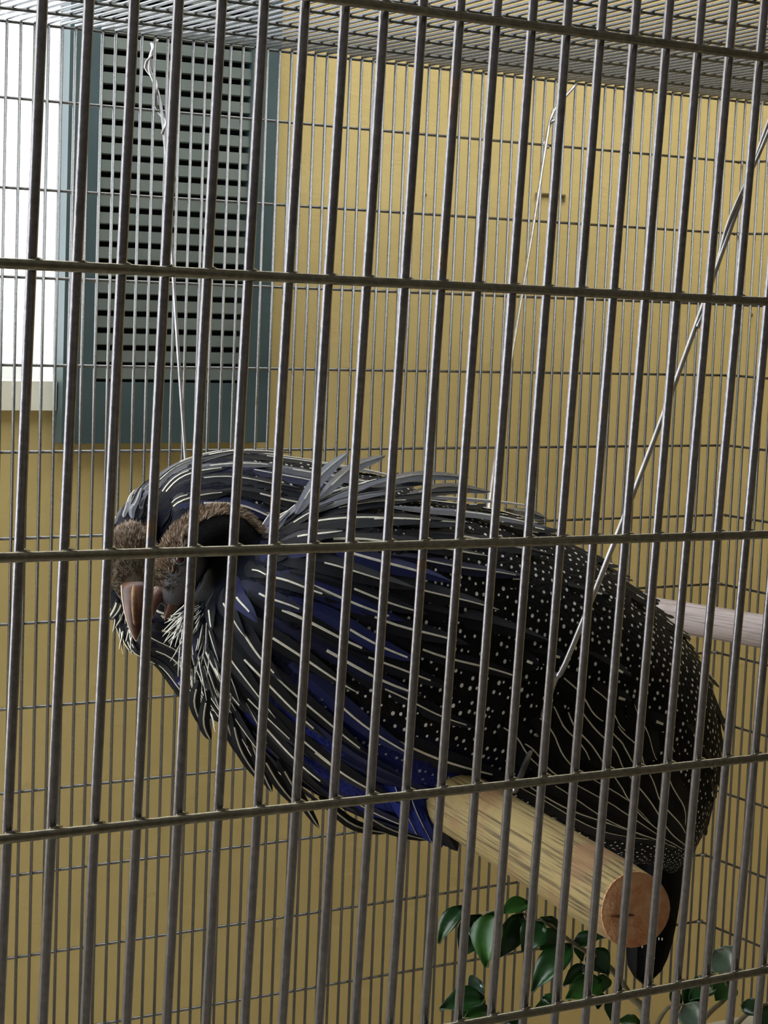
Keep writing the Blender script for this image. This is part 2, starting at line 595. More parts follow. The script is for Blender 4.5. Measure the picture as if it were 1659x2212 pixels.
# right side panel, wires stand an inch apart along the depth
sp = empty('cage_side_panel', Vector((XC, YB, ZB6)), 'thin grey wire mesh panel on the right side of the cage, meeting the back corner', 'cage panel')
wires(sp, 'vertical_wire', me_bv, [(0.05, -i, -54 - ZB6) for i in range(1, 40)])
me_sh = cyl_mesh('side_cross_wire', 42, R_W, -Y, M_back, 8)
wires(sp, 'cross_wire', me_sh, [(0.2, 0.2, 6 * k) for k in range(-6, 6)])
# hog rings that tie the corner
for kk in range(-6, 6):
    V, Fc = tube([Vector((XC, YB, ZB6 + 6 * kk)) + Vector((0.3 * math.cos(a), 0.3 * math.sin(a), 0.12 * math.sin(2 * a))) for a in
                  [2 * math.pi * q / 10 for q in range(11)]], 0.07, 6)
    mesh_obj('ring', V, Fc, M_back, sp)

# roof panel of the cage: rods run to the back an inch apart, cross wires beneath
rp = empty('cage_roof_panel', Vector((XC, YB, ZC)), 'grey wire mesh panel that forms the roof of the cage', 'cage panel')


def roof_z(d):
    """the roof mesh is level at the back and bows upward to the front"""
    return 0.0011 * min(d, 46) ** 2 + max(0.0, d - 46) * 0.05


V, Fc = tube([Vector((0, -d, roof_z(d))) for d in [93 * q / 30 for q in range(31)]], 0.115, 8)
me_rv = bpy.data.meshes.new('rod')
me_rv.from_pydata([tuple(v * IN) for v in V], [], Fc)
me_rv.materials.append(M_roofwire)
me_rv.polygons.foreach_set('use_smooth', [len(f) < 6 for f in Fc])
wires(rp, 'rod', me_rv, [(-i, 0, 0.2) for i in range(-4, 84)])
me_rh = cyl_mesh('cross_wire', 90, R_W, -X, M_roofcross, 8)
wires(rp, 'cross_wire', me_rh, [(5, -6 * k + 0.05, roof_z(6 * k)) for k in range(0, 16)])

# ------------------------------------------------------------------ perches
P_A = at(1372, 1962, 60.0)
P_DIR = (RIGHT * -0.404 + DOWN * -0.123 + FWD).normalized()
P_R = 1.19


def perch(name, a, d, length, r, m, label, cut=True, wob=0.03):
    base = empty(name, a, label, 'perch')
    n = 28
    rows = 34
    V, Fc = [], []
    e1, e2 = frame_of(d)
    for i in range(rows + 1):
        t = i / rows * length
        rr = r * (0.955 if i == 0 else 1.0)
        c = a + d * t + e1 * 0.05 * math.sin(t * 0.21) + e2 * 0.05 * math.sin(t * 0.17 + 1)
        for k in range(n):
            an = 2 * math.pi * k / n
            q = rr * (1 + wob * math.sin(2 * an + 0.05 * t) + wob * 0.6 * math.sin(3 * an + 1.3 + 0.08 * t))
            V.append(c + (e1 * math.cos(an) + e2 * math.sin(an)) * q)
    for i in range(rows):
        for k in range(n):
            k2 = (k + 1) % n
            Fc.append((i * n + k, i * n + k2, (i + 1) * n + k2, (i + 1) * n + k))
    Fc.append(tuple(rows * n + k for k in range(n)))
    if not cut:
        Fc.append(tuple(range(n))[::-1])
    mesh_obj('pole', V, Fc, m, base)
    if cut:
        V2 = [v.copy() - d * 0.04 for v in V[:n]]
        c = sum(V2, Vector()) / n
        ring2 = [c + (v - c) * 0.6 - d * 0.03 for v in V2]
        VV = V[:n] + V2 + ring2 + [c - d * 0.04]
        FF = []
        for k in range(n):
            k2 = (k + 1) % n
            FF += [(k, n + k, n + k2, k2), (n + k, 2 * n + k, 2 * n + k2, n + k2), (2 * n + k, 3 * n, 2 * n + k2)]
        co = mesh_obj('cut_end', VV, FF, M_cut, base)
        co['label'] = 'rough orange sawn end of the pole'
        # the short dark split in the sawn face
        er = (RIGHT - d * RIGHT.dot(d)).normalized()
        ed = (DOWN - d * DOWN.dot(d)).normalized()
        p = c - d * 0.055 - er * 0.85 + ed * 0.06
        V3, F3 = tube([p, p + er * 0.3 + ed * 0.04, p + er * 0.55 + ed * 0.03, p + er * 0.78 + ed * 0.07], [0.02, 0.05, 0.06, 0.015], 6)
        mesh_obj('crack', V3, F3, M_crack, base)
    return base


M_perch1 = perch_material('yellow_debarked_wood', (0.07, 0.048, 0.016), (0.25, 0.185, 0.07), (0.20, 0.10, 0.045), P_DIR)
perch('round_perch', P_A, P_DIR, 46.0, P_R, M_perch1, 'thick yellow wooden perch with an orange sawn end, under the birds')

Q_A = at(2550.4, 1521.9, 86.24)
Q_B = at(405, 1150, 140.0)
q_dir = (Q_B - Q_A).normalized()
M_perch2 = perch_material('grey_weathered_wood', (0.14, 0.11, 0.10), (0.33, 0.275, 0.26), (0.22, 0.165, 0.15), q_dir)
perch('round_perch', Q_A, q_dir, (Q_B - Q_A).length, 0.86, M_perch2,
      'pale grey weathered perch at the right, behind the spotted bird', cut=False)


# ------------------------------------------------------------------ hanging wires
def hanging(label, pts, r, hook=None, n=40):
    base = empty('hanging_wire', Vector(pts[0]), label, 'wire')
    V, Fc = tube(smooth_path(pts, n), r, 8)
    mesh_obj('strand', V, Fc, M_hang, base)
    if hook:
        path, rr, amp, turns = hook
        sm = smooth_path(path, 36)
        hp = []
        for i, p in enumerate(sm):
            a = i / 36 * turns * 2 * math.pi
            t = (sm[min(i + 1, 36)] - sm[max(i - 1, 0)]).normalized()
            e1, e2 = frame_of(t)
            hp.append(p + (e1 * math.cos(a) + e2 * math.sin(a)) * amp)
        V, Fc = tube(hp, rr, 8)
        mesh_obj('twisted_end', V, Fc, M_hang, base)
    return base


def ceil_pt(u, v):
    d = ray(u, v)
    return CAM + d * ((ZC - CAM.z) / d.z)


wa_top = at(345, 92, 149)
hanging('thin twisted wire hanging in front of the green shutter',
        [at(340, 84, 145), at(322, 140, 144.5), at(345, 215, 144.5), at(358, 330, 144), at(372, 560, 143), at(398, 960, 141), at(412, 1143, 139.4)], 0.12,
        ([at(325, 90, 145), at(321, 150, 144.6), at(338, 200, 144.6), at(347, 250, 144.4), at(356, 290, 144.2)], 0.11, 0.22, 2.2))
hanging('bright silver wire leaning in front of the ochre wall, left of the thick slanted wire',
        [at(1243, 184, 163), at(1210, 222, 162), at(1192, 250, 161), at(1180, 308, 160), at(1150, 500, 153), at(1100, 800, 138), at(1062, 1040, 123), at(1042, 1232, 116.5)], 0.125,
        ([at(1213, 215, 162), at(1190, 240, 161.4), at(1192, 270, 161), at(1178, 300, 160.4), at(1182, 318, 160.2)], 0.13, 0.18, 1.6))
hanging('thick silver wire slanting down across the spotted bird to the yellow perch',
        [at(1870, -305, 89), at(1659, 268, 83.5), at(1430, 905, 76), at(1235, 1400, 70.2), at(1200, 1465, 70.0), at(1165, 1570, 71.0), at(1135, 1650, 70.6), at(1112, 1708, 67.6)], 0.105,
        ([at(1772, -38, 86.4), at(1668, 245, 83.7), at(1600, 430, 81.6), at(1560, 540, 80.2), at(1500, 706, 78.3)], 0.085, 0.13, 1.4))

# ------------------------------------------------------------------ birds
class Loft:
    """a closed body surface through cross sections (tail first, face last); everything in inches, world space"""

    def __init__(self, secs, samples=6, n=44):
        # secs: (top Vector, bottom Vector, half width)
        self.c = [(t + b) / 2 for t, b, w in secs]
        self.a1 = [(t - b) / 2 for t, b, w in secs]
        self.w = [w for t, b, w in secs]
        self.n_sec = len(secs)
        self.a2 = []
        for i in range(self.n_sec):
            tg = self.c[min(i + 1, self.n_sec - 1)] - self.c[max(i - 1, 0)]
            d = self.a1[i].cross(tg)
            d.normalize()
            self.a2.append(d * self.w[i])
        for i in range(1, self.n_sec):
            if self.a2[i].dot(self.a2[i - 1]) < -1e-6 and self.a2[i].normalized().dot(self.a2[i - 1].normalized()) < -0.3:
                self.a2[i] = -self.a2[i]
        self.samples = samples
        self.n = n

    def p(self, s, th):
        s = max(0.0, min(s, self.n_sec - 1))
        c = crom(self.c, s)
        a1 = crom(self.a1, s)
        a2 = crom(self.a2, s)
        return c + a1 * math.cos(th) + a2 * math.sin(th)

    def nrm(self, s, th):
        e = 0.04
        d1 = self.p(min(s + e, self.n_sec - 1), th) - self.p(max(s - e, 0), th)
        d2 = self.p(s, th + e) - self.p(s, th - e)
        nn = d1.cross(d2)
        if nn.length < 1e-9:
            return (self.p(s, th) - crom(self.c, s)).normalized()
        nn.normalize()
        if nn.dot(self.p(s, th) - crom(self.c, max(0.0, min(s, self.n_sec - 1)))) < 0:
            nn = -nn
        return nn

    def build(self, name, parent, zone):
        rows = (self.n_sec - 1) * self.samples
        n = self.n
        V, UV, COLS, Fc = [], [], [], []
        L = 0.0
        pc = None
        for i in range(rows + 1):
            s = i / self.samples
            c = crom(self.c, s)
            if pc is not None:
                L += (c - pc).length
            pc = c
            for k in range(n):
                th = 2 * math.pi * k / n
                q = self.p(s, th)
                nz = math.sin(s * 7.1 + 3 * th) * math.sin(s * 3.7 - 5 * th)
                V.append(q + (q - c) * 0.012 * nz)
                UV.append((L, k / n * 27.0))
                COLS.append(zone(s, th))
        for i in range(rows):
            for k in range(n):
                k2 = (k + 1) % n
                Fc.append((i * n + k, (i + 1) * n + k, (i + 1) * n + k2, i * n + k2))
        Fc.append(tuple(range(n)))
        Fc.append(tuple(rows * n + k for k in range(n))[::-1])
        o = mesh_obj(name, V, Fc, M_plum, parent)
        me = o.data
        uvl = me.uv_layers.new(name='UVMap')
        ca = me.color_attributes.new('zone', 'FLOAT_COLOR', 'POINT')
        for i, c in enumerate(COLS):
            ca.data[i].color = c
        for poly in me.polygons:
            wrap = any(me.loops[li].vertex_index % n == n - 1 for li in poly.loop_indices)
            for li in poly.loop_indices:
                vi = me.loops[li].vertex_index
                u, v = UV[vi]
                if wrap and vi % n == 0 and len(poly.loop_indices) == 4:
                    v += 27.0
                uvl.data[li].uv = (u, v)
        self.bvh = BVHTree.FromPolygons(V, [f for f in Fc if len(f) == 4])
        return o


PROF = [(0.0, 0.25), (0.12, 0.62), (0.3, 0.92), (0.5, 1.0), (0.7, 0.86), (0.85, 0.58), (0.95, 0.3), (1.0, 0.04)]


def prof(t, table=PROF):
    for (a, x), (b, y) in zip(table, table[1:]):
        if t <= b:
            return x + (y - x) * (t - a) / (b - a)
    return table[-1][1]


def feather(name, pts, nrms, width, parent, vane, stripe=0.0, s0=0.25, s1=0.97, camber=0.25, table=PROF, wob=0.0):
    """a vane strip along pts with its own raised pale shaft stripe; pts, nrms in inches"""
    n = len(pts)
    V, Fc, FM, UV = [], [], [], []
    ph = random.uniform(0, 6)
    for i in range(n):
        t = i / (n - 1)
        tg = (pts[min(i + 1, n - 1)] - pts[max(i - 1, 0)]).normalized()
        nn = nrms[i]
        sd = tg.cross(nn)
        if sd.length < 1e-6:
            sd = frame_of(tg)[0]
        sd.normalize()
        up = sd.cross(tg).normalized()
        if up.dot(nn) < 0:
            up = -up
        w = width * 0.5 * prof(t, table)
        ws = min(w * 0.8, stripe * 0.5 * (0.75 + 0.35 * math.sin(3.0 * t + 0.3)))
        off = sd * wob * math.sin(ph + 9 * t)
        c = pts[i] + off
        V += [c - sd * w - up * camber * w, c - sd * ws, c + up * 0.02, c + sd * ws, c + sd * w - up * camber * w]
        UV += [(t * 4, -1), (t * 4, -0.2), (t * 4, 0), (t * 4, 0.2), (t * 4, 1)]
    for i in range(n - 1):
        t = (i + 0.5) / (n - 1)
        for k in range(4):
            a = i * 5 + k
            Fc.append((a, a + 1, a + 6, a + 5))
            FM.append(1 if (stripe > 0 and k in (1, 2) and s0 <= t <= s1) else 0)
    o = mesh_obj(name, V, Fc, [vane, M_stripe], parent, fmat=FM)
    uvl = o.data.uv_layers.new(name='UVMap')
    for lp in o.data.loops:
        uvl.data[lp.index].uv = UV[lp.vertex_index]
    return o


def flow_feather(name, lf, sr, th0, ds, dth, width, lift0, lift1, parent, vane, stripe, n=9, sag=0.0, **kw):
    """a feather lying along the body surface from section s0 backwards by ds"""
    pts, nn = [], []
    for i in range(n):
        t = i / (n - 1)
        s = sr - ds * t
        th = th0 + dth * t
        nr = lf.nrm(s, th)
        pts.append(lf.p(s, th) + nr * (lift0 + (lift1 - lift0) * t * t) + Vector((0, 0, -sag * t * t)))
        nn.append(nr)
    return feather(name, pts, nn, width, parent, vane, stripe, **kw)


def traced_feather(name, lf, px, width, parent, vane, stripe, lift=0.08, n=9, zfall=75, **kw):
    """a feather whose shaft follows a drawn line over the near flank of the body (line found on the body by ray)"""
    ctrl = [Vector((p[0], p[1], 0)) for p in px]
    pts, nn = [], []
    last = None
    for i in range(n):
        q = crom(ctrl, i * (len(ctrl) - 1) / (n - 1))
        d = ray(q.x, q.y)
        hit, nr, idx, dist = lf.bvh.ray_cast(CAM, d.normalized())
        if hit is None:
            zz = last if last is not None else zfall
            pts.append(at(q.x, q.y, zz))
            nn.append(nn[-1] if nn else -FWD)
        else:
            if nr.dot(d) > 0:
                nr = -nr
            last = (hit - CAM).dot(FWD)
            pts.append(hit + nr * lift)
            nn.append(nr)
    # keep the depth from jumping where the line leaves the body
    return feather(name, pts, nn, width, parent, vane, stripe, **kw)


def beak(parent, base, tip, side, up, wid, hgt, hook=0.12, with_edge=True, ridge=None):
    """upper and lower mandible; side and up are unit vectors of the head"""
    d = tip - base
    up = (up - d.normalized() * up.dot(d.normalized())).normalized()
    side = d.cross(up).normalized()
    n = 14
    rows = 9
    V, Fc = [], []
    for i in range(rows + 1):
        t = i / rows
        c = base + d * t + up * (hgt * 0.35 * math.sin(math.pi * t * 0.8) - hook * t ** 3)
        w = wid * 0.5 * (1 - t ** 1.7) ** 0.75 + 0.015
        h = hgt * 0.5 * (1 - t ** 2.2) ** 0.7 + 0.015
        for k in range(n):
            a = 2 * math.pi * k / n
            yy = math.sin(a)
            V.append(c + side * math.cos(a) * w + up * h * (yy if yy > 0 else yy * 0.45))
    for i in range(rows):
        for k in range(n):
            k2 = (k + 1) % n
            Fc.append((i * n + k, i * n + k2, (i + 1) * n + k2, (i + 1) * n + k))
    Fc.append(tuple(range(n))[::-1])
    Fc.append(tuple(rows * n + k for k in range(n)))
    ub = mesh_obj('upper_beak', V, Fc, M_beak, parent)
    if ridge:
        line = []
        for t in [0.02 + q * 0.1 for q in range(9)]:
            h = hgt * 0.5 * (1 - t ** 2.2) ** 0.7
            line.append(base + d * t + up * (hgt * 0.35 * math.sin(math.pi * t * 0.8) - hook * t ** 3 + h - 0.05))
        V, Fc = tube(line, [0.04, 0.09, 0.11, 0.12, 0.12, 0.11, 0.10, 0.08, 0.03], 8)
        r_ = mesh_obj('beak_ridge', V, Fc, ridge, ub)
        r_['label'] = 'ochre ridge along the beak'
    # lower mandible
    V, Fc = tube([base - up * hgt * 0.28 + d * t * 0.9 - up * 0.02 * i for i, t in enumerate((0, 0.3, 0.6, 0.85, 1.0))],
                 [wid * 0.36, wid * 0.33, wid * 0.25, wid * 0.13, 0.015], 10)
    mesh_obj('lower_beak', V, Fc, M_beak, parent)
    if with_edge:
        pts = []
        for t in [q / 8 for q in range(9)]:
            c = base + d * t + up * (hgt * 0.35 * math.sin(math.pi * t * 0.8) - hook * t ** 3)
            w = wid * 0.5 * (1 - t ** 1.7) ** 0.75 + 0.01
            pts.append((c, w))
        line = [c + side * w for c, w in pts] + [c - side * w for c, w in reversed(pts)]
        V, Fc = tube(line, 0.028, 6)
        e = mesh_obj('beak_edge', V, Fc, M_beak_edge, ub)
        e['label'] = 'pale rim of the upper beak'


def eye(parent, p, nr, r):
    bm = bmesh.new()
    bmesh.ops.create_uvsphere(bm, u_segments=14, v_segments=9, radius=r)
    e = mesh_obj('eye', [p + v.co for v in bm.verts], [tuple(v.index for v in f.verts) for f in bm.faces], M_eye, parent)
    bm.free()
    a, b = frame_of(nr)
    V, Fc = tube([p + nr * r * 0.35 + (a * math.cos(q) + b * math.sin(q)) * r * 1.02 for q in [2 * math.pi * k / 14 for k in range(15)]], r * 0.22, 6)
    mesh_obj('eyelid', V, Fc, M_lid, e)


def fur(parent, lf, spans, count, length, name='nape_down', m=None):
    """short woolly down, one piece: nobody could count it"""
    V, Fc = [], []
    for _ in range(count):
        s_lo, s_hi, t_lo, t_hi = random.choice(spans)
        s = random.uniform(s_lo, s_hi)
        th = random.uniform(t_lo, t_hi)
        p = lf.p(s, th)
        nr = lf.nrm(s, th)
        back = (lf.p(max(s - 0.1, 0), th) - lf.p(min(s + 0.1, lf.n_sec - 1), th))
        if back.length > 0:
            back.normalize()
        d = (nr + back * random.uniform(0.1, 0.9) + Vector((random.uniform(-.4, .4), random.uniform(-.4, .4), random.uniform(-.4, .4)))).normalized()
        ln = length * random.uniform(0.5, 1.2)
        a, b = frame_of(d)
        an = random.uniform(0, 6.28)
        sd = (a * math.cos(an) + b * math.sin(an)) * 0.022
        o = len(V)
        mid = p + d * ln * 0.55
        V += [p - sd, p + sd, mid + sd * 0.8 + nr * 0.01, mid - sd * 0.8 + nr * 0.01, p + d * ln + back * 0.05]
        Fc += [(o, o + 1, o + 2, o + 3), (o + 3, o + 2, o + 4)]
    f = mesh_obj(name, V, Fc, m or M_fur, parent)
    f['kind'] = 'stuff'
    return f


def leg(parent, hip, foot, d_perch, fwd, r_perch):
    """scaly shank from the belly to the perch with three front toes and a hind toe round the pole"""
    knee = hip * 0.5 + foot * 0.5 - fwd * 0.5
    V, Fc = tube(smooth_path([hip, knee, foot + Vector((0, 0, 0.25))], 8), [0.34, 0.3, 0.26, 0.22, 0.19, 0.17, 0.16, 0.16, 0.17], 10)
    lg = mesh_obj('leg', V, Fc, M_leg, parent)
    for (sp, sgn) in ((-0.55, 1), (0.0, 1), (0.55, 1), (0.0, -1)):
        path = []
        for i in range(7):
            a = (0.05 + i / 6 * (1.7 if sgn > 0 else 1.2)) * sgn
            rr = r_perch + 0.13
            c = foot - Vector((0, 0, r_perch))
            path.append(c + fwd * math.sin(a) * rr + Vector((0, 0, 1)) * math.cos(a) * rr + d_perch * sp * (i / 6))
        V, Fc = tube(path, [0.17, 0.16, 0.15, 0.14, 0.12, 0.09, 0.03], 8)
        mesh_obj('toe', V, Fc, M_leg, lg)


BLACK = (0.0035, 0.0035, 0.004)
BLUE = (0.008, 0.014, 0.12)
NAVY = (0.004, 0.005, 0.013)
SKIN = (0.12, 0.115, 0.12)
BROWN = (0.20, 0.13, 0.075)
SOOT = (0.0025, 0.0025, 0.003)


def lerp3(a, b, t):
    t = max(0.0, min(1.0, t))
    return tuple(x + (y - x) * t for x, y in zip(a, b))


# ---- the near bird -------------------------------------------------------------------------------------------
def z_near(u):
    return 75.0 + (u - 950) / 59.2 * 0.404


def near_sec(t, b, w, dz=0.0):
    um = (t[0] + b[0]) / 2
    return (at(t[0], t[1], z_near(t[0]) + dz), at(b[0], b[1], z_near(b[0]) + dz), w)


NEAR = [
    ((1464, 1872), (1446, 1886), 0.25), ((1500, 1790), (1415, 1872), 1.3), ((1524, 1650), (1365, 1862), 2.5),
    ((1518, 1505), (1290, 1850), 3.5), ((1455, 1375), (1210, 1835), 4.2), ((1360, 1275), (1110, 1818), 4.7),
    ((1240, 1185), (1000, 1812), 5.0), ((1100, 1120), (872, 1790), 5.1), ((960, 1085), (742, 1745), 4.9),
    ((840, 1072), (618, 1670), 4.5), ((735, 1075), (512, 1570), 3.9), ((655, 1098), (438, 1470), 3.2),
    ((600, 1132), (404, 1385), 2.4), ((572, 1152), (412, 1325), 1.7), ((556, 1138), (440, 1275), 1.35),
    ((522, 1108), (450, 1240), 1.2), ((474, 1096), (452, 1228), 1.12), ((418, 1112), (446, 1228), 1.1),
    ((374, 1152), (436, 1244), 1.05), ((350, 1198), (424, 1266), 0.95), ((341, 1245), (410, 1290), 0.78),
    ((340, 1280), (388, 1312), 0.5), ((346, 1300), (370, 1318), 0.22)]
lf1 = Loft([near_sec(*q) for q in NEAR])


def zone1(s, th):
    """feather and skin colours by place on the bird; alpha says how much of the dotted pattern shows"""
    th = (th + math.pi) % (2 * math.pi) - math.pi
    a = abs(th)
    if s > 14.0:                      # neck and head
        if a < 0.62:
            c = lerp3(BROWN, (0.085, 0.06, 0.045), (s - 18.4) / 0.8)
        elif s < 17.6:
            c = SOOT
        else:
            c = lerp3(SOOT, SKIN, (s - 17.6) / 0.8)
            if a > 2.1:
                c = lerp3(c, SOOT, (a - 2.1) / 0.4)
        return (*c, 0.0)
    if s > 11.6:
        return (*NAVY, 0.0)
    c = BLACK
    # cobalt breast and belly: low on the near side, in front of the legs
    bl = max(0.0, min(1.0, (a - 2.05) / 0.3)) * max(0.0, min(1.0, (s - 6.0) / 0.7))
    c = lerp3(BLACK, BLUE, bl)
    if s > 9.5:
        c = lerp3(c, NAVY, (s - 9.5) / 1.5)
    dots = max(0.0, min(1.0, (9.6 - s) / 0.8)) * (1 - bl)
    return (*c, dots)


foot_pt = P_A + P_DIR * 15.0
bird1 = empty('vulturine_guineafowl', foot_pt + Vector((0, 0, P_R)),
              'spotted black guineafowl with striped hackles and head tucked down, nearest on the perch', 'bird',
              'guineafowl huddled on the perch')
lf1.build('body', bird1, zone1)
HF = -(RIGHT * 1.0 + DOWN * 0.04 + FWD * 0.404)       # the way the birds face
HF = Vector((HF.x, HF.y, 0)).normalized()

# head details
eye(bird1, at(389, 1207, z_near(389) - 1.02), -FWD, 0.17)
beak(bird1, at(376, 1268, z_near(376)), at(334, 1338, z_near(336) - 0.2), Vector((0, 0, 1)), (RIGHT * -0.9 + DOWN * -0.45), 0.8, 0.82, with_edge=False)
fur(bird1, lf1, [(13.6, 19.2, -0.75, 0.75), (14.0, 18.2, -0.6, 0.7), (17.6, 19.6, -0.9, 1.0)], 2600, 0.24)
fur(bird1, lf1, [(18.0, 20.6, -1.0, 1.3)], 500, 0.10, 'face_down', M_fur_face)
TS = math.pi


def hackles(bird, lf, rows, wide=(0.42, 0.62)):
    for (s0, n, ds, lift1, stripe, off, thmax) in rows:
        for i in range(n):
            th = (i + 0.5 + off) / n * 2 * math.pi - math.pi + random.uniform(-0.06, 0.06)
            a = abs((th + math.pi) % (2 * math.pi) - math.pi)
            far = math.sin(th) < -0.35
            if far and i % 2:
                continue
            blue = random.random() < (0.34 if 0.9 < a < 2.6 else 0.12)
            top = a < 0.5
            vane = M_vane_sheen if top and random.random() < 0.6 else (M_vane_blue if blue else M_vane)  # feathers along the top take the painted sheen
            d = ds * random.uniform(0.85, 1.2)
            l1 = lift1 * random.uniform(0.5, 1.5) * (2.4 if top and s0 < 12.5 else 1.0)
            flow_feather('hackle_feather', lf, s0 + random.uniform(-0.25, 0.25), th, d, random.uniform(-0.10, 0.10) + 0.04 * math.sin(th),
                         random.uniform(*wide), 0.03 + 0.03 * random.random(), l1, bird, vane,
                         0.0 if random.random() < 0.16 else stripe * random.uniform(0.6, 1.05), s0=random.uniform(0.3, 0.55), s1=random.uniform(0.86, 0.97), n=14, wob=0.035)


hackles(bird1, lf1, [
    (9.2, 22, 2.3, 0.22, 0.080, 0.0, 0), (10.2, 22, 2.4, 0.26, 0.090, 0.5, 0), (11.1, 22, 2.6, 0.30, 0.095, 0.0, 0),
    (11.9, 22, 2.7, 0.30, 0.095, 0.5, 0), (12.7, 20, 2.5, 0.28, 0.085, 0.0, 0), (13.4, 18, 1.9, 0.26, 0.07, 0.5, 0)], wide=(0.55, 0.85))
# loose plumes standing off the back of the neck, and thin bristles on the throat and breast
for px in ([(640, 1110), (690, 1030), (755, 975)], [(690, 1075), (760, 1010), (833, 984)], [(800, 1050), (900, 1025), (1015, 1031)],
           [(870, 1075), (960, 1050), (1060, 1062)], [(700, 1100), (820, 1045), (930, 1042)], [(1090, 1100), (1140, 1105), (1178, 1118)]):
    c = [at(u, v, z_near(u) - 0.2 - 0.7 * (i == 0)) for i, (u, v) in enumerate(px)]
    pts = smooth_path(c, 9)
    feather('loose_plume', pts, [(-FWD * 0.7 - DOWN * 0.7).normalized()] * 10, 0.55, bird1, M_vane_sheen, 0.05)
for i in range(34):
    th = random.choice((1, 1, -1)) * random.uniform(2.45, 3.14)
    flow_feather('breast_bristle', lf1, random.uniform(10.4, 13.6), th, random.uniform(0.7, 1.3), random.uniform(-.1, .1), random.uniform(0.18, 0.3),
                 0.05, random.uniform(0.25, 0.7), bird1, M_vane, random.uniform(0.02, 0.05), n=7, s0=0.35, sag=random.uniform(0, .35))
for i in range(60):
    th = random.choice((1, 1, -1)) * random.uniform(2.5, 3.14)
    flow_feather('breast_bristle', lf1, random.uniform(10.8, 13.4), th, random.uniform(0.35, 0.8), random.uniform(-.2, .2), random.uniform(0.07, 0.12),
                 0.06, random.uniform(0.3, 0.75), bird1, M_vane_sheen, random.uniform(0.02, 0.035), n=6, s0=0.45)
# drooping feathers below the breast
for px in ([(450, 1490), (440, 1560), (455, 1600)], [(480, 1520), (500, 1590), (535, 1650)], [(530, 1560), (560, 1650), (588, 1712)],
           [(600, 1640), (640, 1710), (690, 1790)], [(560, 1620), (600, 1690), (645, 1745)], [(690, 1720), (760, 1780), (835, 1800)],
           [(430, 1470), (420, 1520), (440, 1575)], [(500, 1540), (520, 1620), (565, 1690)], [(760, 1740), (840, 1790), (925, 1815)]):
    c = [at(u, v, z_near(u) - 1.2 * (1 - 0.4 * i)) for i, (u, v) in enumerate(px)]
    feather('breast_feather', smooth_path(c, 9), [-FWD] * 10, 0.42, bird1, M_vane, 0.055)
# cobalt belly tuft that hangs beside the perch
for k in range(9):
    u0, v0 = 835 + k * 13, 1640 + k * 12
    u1, v1 = 900 + k * 11, 1800 + k * 5 + random.uniform(-8, 8)
    c = [at(u0, v0, z_near(u0) - 3.3), at((u0 + u1) / 2 - 6, (v0 + v1) / 2, z_near(u0) - 3.2), at(u1, v1, z_near(u0) - 2.3)]
    feather('belly_feather', smooth_path(c, 9), [-FWD] * 10, 0.75, bird1, M_vane_belly if k < 7 else M_vane, 0.03 if k % 3 == 0 else 0.0)

# folded wing: long black quills with thin white edges running to the tail
wing = [[(1100, 1690), (1200, 1745), (1310, 1795), (1420, 1818)], [(1135, 1690), (1240, 1745), (1350, 1790), (1440, 1815)],
        [(1180, 1690), (1280, 1742), (1370, 1785), (1455, 1822)], [(1215, 1680), (1320, 1735), (1400, 1785), (1462, 1830)],
        [(1265, 1672), (1355, 1727), (1420, 1785), (1470, 1830)], [(1315, 1665), (1360, 1730), (1400, 1780), (1440, 1800)],
        [(1345, 1655), (1400, 1730), (1440, 1780), (1472, 1815)], [(1390, 1665), (1435, 1730), (1478, 1795)], [(1430, 1660), (1462, 1730), (1482, 1780)],
        [(1080, 1560), (1125, 1610), (1165, 1660)], [(1130, 1600), (1170, 1650), (1225, 1690)], [(1160, 1540), (1205, 1600), (1240, 1660)],
        [(1185, 1520), (1230, 1580), (1275, 1640)], [(1215, 1530), (1260, 1590), (1310, 1650)], [(1255, 1540), (1300, 1595), (1345, 1655)],
        [(1300, 1560), (1340, 1615), (1375, 1660)], [(1330, 1560), (1365, 1610), (1395, 1655)], [(1270, 1480), (1310, 1520), (1350, 1580)],
        [(1215, 1460), (1260, 1510), (1300, 1560)], [(1360, 1520), (1390, 1580), (1420, 1640)]]
for i, px in enumerate(wing):
    px = [(u + random.uniform(-6, 6), v + random.uniform(-6, 6)) for u, v in px]
    traced_feather('wing_quill', lf1, px, 1.0, bird1, M_vane_black, random.uniform(0.035, 0.055), lift=0.10 + 0.015 * (i % 4), n=16,
                   s0=0.08, s1=0.99, wob=0.05, zfall=78, table=[(0, .5), (.2, .9), (.7, 1), (.9, .7), (1, .1)])
# drooping tail
for k in range(9):
    f = (k - 4) / 4
    u0 = 1395 + 45 * f
    c = [at(u0, 1640, z_near(1420) + 0.25 * k - 1.0), at(1415 + 40 * f, 1850, z_near(1420) + 0.2 * k - 0.6),
         at(1408 + 30 * f, 2010, z_near(1410) + 0.15 * k - 0.3), at(1392 + 17 * f, 2126 - 14 * abs(f), z_near(1400) + 0.1 * k)]
    feather('tail_feather', smooth_path(c, 11), [(-FWD + RIGHT * 0.5 * f).normalized()] * 12, 1.15, bird1, M_vane_black, 0.0,
            table=[(0, .6), (.3, 1), (.8, .9), (.95, .6), (1, .2)])
# white flecks of the tail and undertail coverts
for k in range(26):
    t = random.random()
    u = 1400 + random.uniform(-34, 44) * (1 - 0.45 * t)
    v = 1880 + t * 235
    p = at(u, v, z_near(1410) - 1.5 + 0.5 * t)
    V, Fc = tube([p, p + DOWN * 0.05 + RIGHT * 0.01, p + DOWN * 0.11], [0.012, 0.032, 0.012], 6)
    mesh_obj('tail_fleck', V, Fc, M_stripe, bird1)

